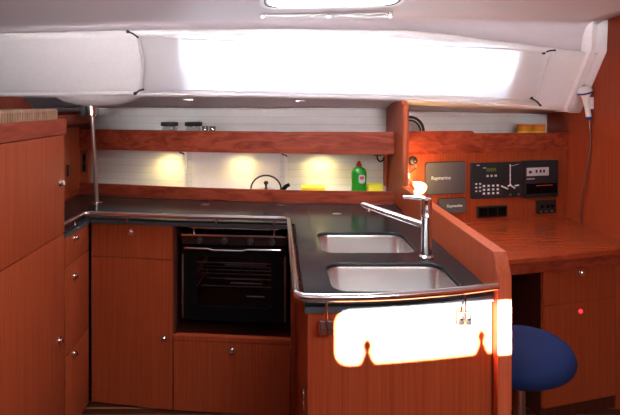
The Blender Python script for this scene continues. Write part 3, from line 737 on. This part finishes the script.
# switch panel
def unit(px0, px1, py0, py1):
    c = navp((px0+px1)/2); a, b = navp(px0), navp(px1); return c, (b-a).length/2, ZP(py0, c.y), ZP(py1, c.y)
c, w, z1, z0 = unit(470.5, 521, 162, 197.5); zc = (z0+z1)/2; hh = (z1-z0)/2
sp = thing('switchboard', 'black electrical switch panel with rows of white keys and a boat outline', 'control panel', (c.x, c.y-.0005, zc), rnav)
mp_ = lambda a, b, c: (a, c, b)
bm = BM(); prism(bm, rrect(-w, w, -hh, hh, .006), 0, -.012, mapf=mp_, bev=.002); obj('plate', bm, 'panel', sp)
bm = BM(); box(bm, -w*.42, -w*.05, -.0135, -.012, hh*.50, hh*.68); obj('display', bm, 'lcd', sp)
def key(x, z, kw=.0075, kh=.006): 
    bm = BM(); box(bm, x-kw, x+kw, -.0150, -.0118, z-kh, z+kh, .0015); obj('key', bm, 'print', sp)
for i in range(3): key(-w*.38+i*w*.16, hh*.25)
for i in range(4):
    for j in range(3): key(-w*.52+i*w*.18+w*.0, -hh*(.30+.21*j))
for i in range(2):
    for j in range(3): key(-w*.82+i*w*.15, -hh*(.17+.2*j), .006, .0045)
bm = BM(); box(bm, w*.50, w*.54, -.0128, -.0118, -hh*.35, hh*.8); obj('mast_line', bm, 'print', sp)
bm = BM(); tube(bm, [(w*.52, -.0125, hh*.75), (w*.86, -.0125, hh*.86)], .0012, n=6); obj('stay_line', bm, 'print', sp)
for (x0, z0_, x1, z1_) in ((w*.16, -hh*.34, w*.42, -hh*.52), (w*.5, -hh*.30, w*.7, -hh*.5), (w*.7, -hh*.36, w*.86, -hh*.34), (w*.42, -hh*.36, w*.55, -hh*.30)):
    bm = BM(); tube(bm, [(x0, -.0128, z0_), (x1, -.0128, z1_)], .0045, n=6); obj('hull_line', bm, 'print', sp)
for z in (.8, .22, .02):
    bm = BM(); lathe(bm, [(.006, 0), (.005, .0012)], (w*.52, -.012, hh*z), 'Y', n=12); obj('lamp_dot', bm, 'print', sp)
for x, z in ((-.8, .86), (-.55, .70)):
    bm = BM(); box(bm, w*x, w*x+.02, -.0128, -.0118, hh*z-.002, hh*z+.003); obj('caption_mark', bm, 'print', sp)
for x, z in ((.52, -.85), (.85, -.85)):
    bm = BM(); lathe(bm, [(.006, 0), (.005, .004), (.002, .005)], (w*x, -.012, hh*z), 'Y', n=12); obj('socket', bm, 'satin', sp)
# radio
c, w, z1, z0 = unit(522.5, 556.5, 160, 197); zc = (z0+z1)/2; hh = (z1-z0)/2
rd = thing('radio', 'black radio unit with a pale label beside the switch panel', 'radio', (c.x, c.y-.0005, zc), rnav)
bm = BM(); prism(bm, rrect(-w, w, -hh, hh, .006), 0, -.016, mapf=mp_, bev=.003); obj('case', bm, 'panel', rd)
bm = BM(); box(bm, -w*.86, w*.42, -.0176, -.0158, hh*.18, hh*.62, .0006); lb = obj('label_plate', bm, 'label', rd)
bm = BM(); box(bm, -w*.74, -w*.58, -.0183, -.0177, hh*.32, hh*.46)
for x in (-.36, -.12, .08): box(bm, w*x, w*x+.014, -.0183, -.0177, hh*.34, hh*.50)
obj('marks', bm, 'panel', lb)
bm = BM(); box(bm, -w*.88, w*.88, -.0225, -.0158, -hh*.78, -hh*.22, .003); obj('slot_cover', bm, 'black', rd)
bm = BM(); box(bm, -w*.35, w*.6, -.0232, -.0224, -hh*.36, -hh*.32); obj('stripe', bm, 'redprint', rd)
bm = BM(); box(bm, -w*.86, -w*.4, -.0168, -.0158, hh*.0, hh*.05); obj('caption_mark', bm, 'label', rd)
# fuse block and socket plate
c, w, z1, z0 = unit(476.5, 506.5, 205.5, 217); 
t = thing('switch_block', 'black strip of three blank switches under the switch panel', 'switch', (c.x, c.y-.0005, (z0+z1)/2), rnav); hh = (z1-z0)/2
bm = BM(); prism(bm, rrect(-w, w, -hh, hh, .004), 0, -.008, mapf=mp_, bev=.002); obj('plate', bm, 'mattblack', t)
for i in (-1, 0, 1):
    bm = BM(); box(bm, i*w*.62-w*.27, i*w*.62+w*.27, -.014, -.0075, -hh*.75, hh*.75, .002); obj('rocker', bm, 'black', t)
c, w, z1, z0 = unit(535.5, 555, 199.5, 213)
t = thing('socket_plate', 'black socket plate with small dials under the radio', 'socket', (c.x, c.y-.0005, (z0+z1)/2), rnav); hh = (z1-z0)/2
bm = BM(); prism(bm, rrect(-w, w, -hh, hh, .008), 0, -.010, mapf=mp_, bev=.003); obj('plate', bm, 'mattblack', t)
for i, x in enumerate((-.45, .15, .6)):
    bm = BM(); lathe(bm, [(.011, 0), (.011, .004), (.007, .007)], (w*x, -.010, hh*.05), 'Y', n=14); obj('dial', bm, 'black', t)
bm = BM()
for x in (-.6, -.1, .5): box(bm, w*x, w*x+.008, -.0108, -.0098, -hh*.75, -hh*.62)
obj('mark', bm, 'label', t)
# gooseneck lamp
c = navp(412.5); lp = thing('reading_lamp', 'small lit gooseneck reading lamp beside the grey instrument cover', 'lamp', (c.x, c.y-.0005, ZP(161, c.y)), rnav)
bm = BM(); lathe(bm, [(.028, 0), (.028, .010), (.022, .022), (.010, .028)], (0, 0, 0), 'Y'); obj('base', bm, 'mattblack', lp)
bm = BM(); lathe(bm, [(.008, .028), (.008, .036), (.003, .038)], (0, 0, .0), 'Y', n=16); obj('button', bm, 'chrome', lp)
head = W(421.5, 187, 2.63)-lp.location; head = Matrix.Rotation(-rnav, 3, 'Z') @ head
top = W(413, 180, 2.64)-lp.location; top = Matrix.Rotation(-rnav, 3, 'Z') @ top
bm = BM(); tube(bm, smoothpath([(0, -.02, -.012), (-.006, -.05, -.030), (top.x-.018, -.09, -.065), (top.x-.008, top.y+.02, top.z-.005), (top.x+.004, top.y, top.z-.018)], 6), .0055, n=10); obj('neck', bm, 'chrome', lp)
bm = BM(); a_ = Vector((top.x+.004, top.y, top.z-.018)); dd = Vector((.85, -.1, -.52)).normalized()
tube(bm, [a_, a_+dd*.012, a_+dd*.030, a_+dd*.050, a_+dd*.068], [.008, .015, .025, .031, .027], n=20); obj('lamp_shade', bm, 'hotlamp', lp)
LAMP = lp.location+Matrix.Rotation(rnav, 3, 'Z') @ (a_+dd*.02)
# tins and headphones on the chart shelf
for px, lab in ((524, 'left one of two orange tins on the chart shelf'), (538, 'right one of two orange tins on the chart shelf, nearer the bulkhead')):
    y = 3.05; x = XP(px, y); h_ = ZP(124, y)-1.217
    t = thing('tin', lab, 'tin', (x, y, 1.217), 0, 'orange tins')
    bm = BM(); lathe(bm, [(.040, 0), (.041, .003), (.041, h_-.02), (.039, h_-.017)]); obj('body', bm, 'orange', t)
    bm = BM(); lathe(bm, [(.0425, h_-.0165), (.0425, h_-.002), (.040, h_)]); obj('lid', bm, plain('amber lid', (.70, .20, .03), .35), t)
    bm = BM(); lathe(bm, [(.0415, h_*.45), (.0415, h_*.7)]); obj('band', bm, 'yellow', t)
y = 2.89; hx = .795
t = thing('headphones', 'black headphones standing on the chart shelf next to the partition', 'headphones', (hx, y, 1.2175), .15)
for rr, dz in ((.086, 0), (.070, -.004)):
    bm = BM(); pts = []
    for k in range(17):
        a = math.radians(180*k/16); pts.append((rr*math.cos(a), 0 if rr > .08 else .006, .112+rr*math.sin(a)+dz))
    tube(bm, pts, .0085 if rr > .08 else .006, n=10); obj('headband', bm, 'mattblack', t)
for s_ in (-1, 1):
    bm = BM(); lathe(bm, [(.030, -.014), (.040, -.010), (.040, .010), (.030, .016)], (s_*.072, 0, .060), 'X', n=22, sx=.9, sy=1.3); obj('ear_cup', bm, 'mattblack', t)
    bm = BM(); tube(bm, [(s_*.086, 0, .115), (s_*.080, 0, .085)], .009, n=8); obj('yoke', bm, 'black', t)

# hand shower on the right bulkhead
hs = thing('hand_shower', 'white and blue handset hanging on the right mahogany bulkhead', 'shower', (0, 0, 0))
hp = W(584.5, 91, 2.775); hq = W(589.5, 121, 2.775); d = (hq-hp).normalized()
bm = BM(); tube(bm, [hp+d*.018, hp+d*.04, hp+d*.10, hp+d*.150], [.030, .019, .014, .015], n=20); obj('grip', bm, 'whitepl', hs)
bm = BM(); nrm = Vector((.30, .12, -.94)).normalized(); tube(bm, [hp-nrm*.034, hp-nrm*.028, hp-nrm*.010, hp+nrm*.010, hp+nrm*.026], [.012, .028, .038, .040, .030], n=24); hd = obj('spray_head', bm, 'whitepl', hs)
bm = BM(); tube(bm, [hp+nrm*.004, hp+nrm*.014], [.0415, .0405], n=24); obj('blue_band', bm, 'blue', hd, label='blue band around the head')
bm = BM(); tube(bm, [hp-nrm*.036, hp-nrm*.032], [.010, .014], n=16); obj('cap', bm, 'blue', hd)
bm = BM(); tube(bm, [hp+d*.1505, hp+d*.168], [.0155, .0145], n=20); obj('collar', bm, 'blue', hs)
bm = BM(); z = hp.z-.05; box(bm, hp.x+.020, 1.8195, 2.762, 2.788, z-.055, z+.015, .004); obj('holder', bm, 'whitepl', hs)
bm = BM(); e0 = hp+d*.168; tube(bm, smoothpath([e0, e0+Vector((.002, 0, -.05)), (e0.x+.012, 2.78, 1.30), (e0.x+.004, 2.80, 1.10), (1.80, 2.85, .90), (1.81, 2.87, .785)], 6), .0042, n=8); obj('hose', bm, 'dullred', hs)

# ---------------------------------------------------------------- stool
st = thing('stool', 'round stool with a domed navy blue seat on a steel column by the chart table', 'stool', (.900, 1.79, FZ))
bm = BM(); R = .187; lathe(bm, [(.10, .520), (R*.88, .521), (R*.96, .528), (R, .543), (R*.995, .556), (R*.965, .572), (R*.90, .584), (R*.78, .593), (R*.6, .600), (R*.3, .605), (.01, .606)], n=64); bmesh.ops.rotate(bm, verts=bm.verts, cent=(0, 0, .54), matrix=Matrix.Rotation(math.radians(-8), 3, 'Y')); bmesh.ops.translate(bm, verts=bm.verts, vec=(0, 0, .044)); obj('seat', bm, 'fabric', st)
bm = BM(); lathe(bm, [(.012, .508), (R*.82, .509), (R*.86, .519), (.012, .5195)], n=40); bmesh.ops.rotate(bm, verts=bm.verts, cent=(0, 0, .54), matrix=Matrix.Rotation(math.radians(-8), 3, 'Y')); bmesh.ops.translate(bm, verts=bm.verts, vec=(0, 0, .044)); obj('seat_plate', bm, 'mattblack', st)
bm = BM(); lathe(bm, [(.030, .012), (.026, .02), (.026, .30), (.021, .305), (.021, .549)], n=24); obj('column', bm, 'satin', st)
bm = BM(); lathe(bm, [(.12, 0), (.12, .006), (.05, .012), (.032, .014)], n=32); obj('base', bm, 'satin', st)

# ---------------------------------------------------------------- camera
cam = bpy.data.cameras.new('camera'); co = bpy.data.objects.new('camera', cam); COL.objects.link(co)
co.location = (0, 0, EZ); co.rotation_euler = (math.pi/2, 0, 0)
cam.lens = F*36/620; cam.sensor_width = 36; cam.sensor_fit = 'HORIZONTAL'
cam.shift_x = (310-CX)/620; cam.shift_y = -(207.5-CY)/620; cam.clip_start = .02
S.camera = co

# ---------------------------------------------------------------- light
def area(name, loc, rot, sx, sy, e, col=(1, 1, 1)):
    l = bpy.data.lights.new(name, 'AREA'); l.shape = 'RECTANGLE'; l.size = sx; l.size_y = sy; l.energy = e; l.color = col
    o = bpy.data.objects.new(name, l); COL.objects.link(o); o.location = loc; o.rotation_euler = rot; return o
w = bpy.data.worlds.new('world'); S.world = w; w.use_nodes = True
w.node_tree.nodes['Background'].inputs[0].default_value = (.80, .88, 1, 1); w.node_tree.nodes['Background'].inputs[1].default_value = 2.5
# daylight at the long window, outside the acrylic, aimed at the cloth
mx = (WX0+WX1)/2; pc = cabin(mx, .48, -.085)
area('window daylight', pc, (math.radians(-90-20), 0, math.radians(5)), 1.72, .26, 5.5, (.95, .97, 1))
# daylight through the deck hatch overhead; an added fill light behind the viewpoint
hc = (HX0+HX1)/2; area('hatch daylight', (hc, 1.86, czc(hc, 1.86)+.045), (math.radians(8), 0, 0), .50, .42, 15, (1, .96, .97))
area('added rear fill', (.75, -.15, 2.002), (math.radians(3), 0, 0), .66, .74, 30, (1, .94, .88))
# unseen windows and blinds added to carry narrow fill lights inside the cloth
for k, (x0, x1) in enumerate(((-1.25, .05), (.85, 1.70))):
    f = struct('window_%d' % (4+k), prism(BM(), rrect(x0-.04, x1+.04, 1.56, 1.84, .05), -1.309, -1.296, holes=[rrect(x0, x1, 1.60, 1.80, .035)], mapf=rear), 'whitepl')
    obj('added_blind_cloth', prism(BM(), rrect(x0, x1, 1.60, 1.80, .035), -1.306, -1.302, mapf=rear), 'cloth', f)
    o = area('added opposite fill', ((x0+x1)/2, -1.29, 1.70), (math.radians(90+11), 0, 0), x1-x0-.02, .19, 11.5 if k == 0 else 7.5, (1, .95, .96)); o.data.spread = math.radians(44)
# unseen hatch frame added around the rear fill light
f = struct('window_6', prism(BM(), rrect(.35, 1.15, -.60, .30, .05), 2.004, 2.022, holes=[rrect(.41, 1.09, -.54, .24, .04)]), 'whitepl')
obj('pane', prism(BM(), rrect(.405, 1.095, -.545, .245, .04), 2.010, 2.016), 'pane', f)
sun = bpy.data.lights.new('sun', 'SUN'); sun.energy = 340; sun.angle = math.radians(.45); sun.color = (1, .95, .88)
so = bpy.data.objects.new('sun', sun); COL.objects.link(so)
so.rotation_euler = Vector((0, 1, -SL)).to_track_quat('-Z', 'Y').to_euler()
def spot(name, loc, tgt, e, col, size, blend=.8, rad=.012):
    l = bpy.data.lights.new(name, 'SPOT'); l.energy = e; l.color = col; l.spot_size = math.radians(size); l.spot_blend = blend; l.shadow_soft_size = rad
    o = bpy.data.objects.new(name, l); COL.objects.link(o); o.location = loc
    o.rotation_euler = (Vector(tgt)-Vector(loc)).to_track_quat('-Z', 'Y').to_euler()
for k, (px, e) in enumerate(((160, 6.5), (240, 4.5), (320, 6.5))):
    x = XP(px, 2.95); y = yb(x)+.125
    t = thing('puck_light', ['round puck light under the shelf, leftmost of the three', 'round puck light under the shelf above the kettle', 'round puck light under the shelf above the yellow cloths'][k], 'light', (x, y, zb_+.0035), 0, 'lights under the upper shelf')
    bm = BM(); lathe(bm, [(.026, 0), (.026, -.008), (.020, -.010)]); obj('housing', bm, 'satin', t)
    bm = BM(); lathe(bm, [(.018, -.0102), (.017, -.0125), (.002, -.013)]); obj('lens', bm, 'downlamp', t)
    spot('shelf light', (x, y, zb_-.014), (x, y+.02, .92), e*.75, (1, .78, .28), 165, blend=1.0, rad=.02)
pl = bpy.data.lights.new('lamp bulb', 'POINT'); pl.energy = 5; pl.color = (1, .62, .26); pl.shadow_soft_size = .012
po = bpy.data.objects.new('lamp bulb', pl); COL.objects.link(po); po.location = LAMP+Vector((.01, .012, .045))

S.view_settings.view_transform = 'Standard'; S.view_settings.look = 'None'; S.view_settings.gamma = 1; S.view_settings.exposure = .27
S.view_settings.use_curve_mapping = False
S.cycles.max_bounces = 10; S.cycles.diffuse_bounces = 6; S.cycles.sample_clamp_indirect = 6
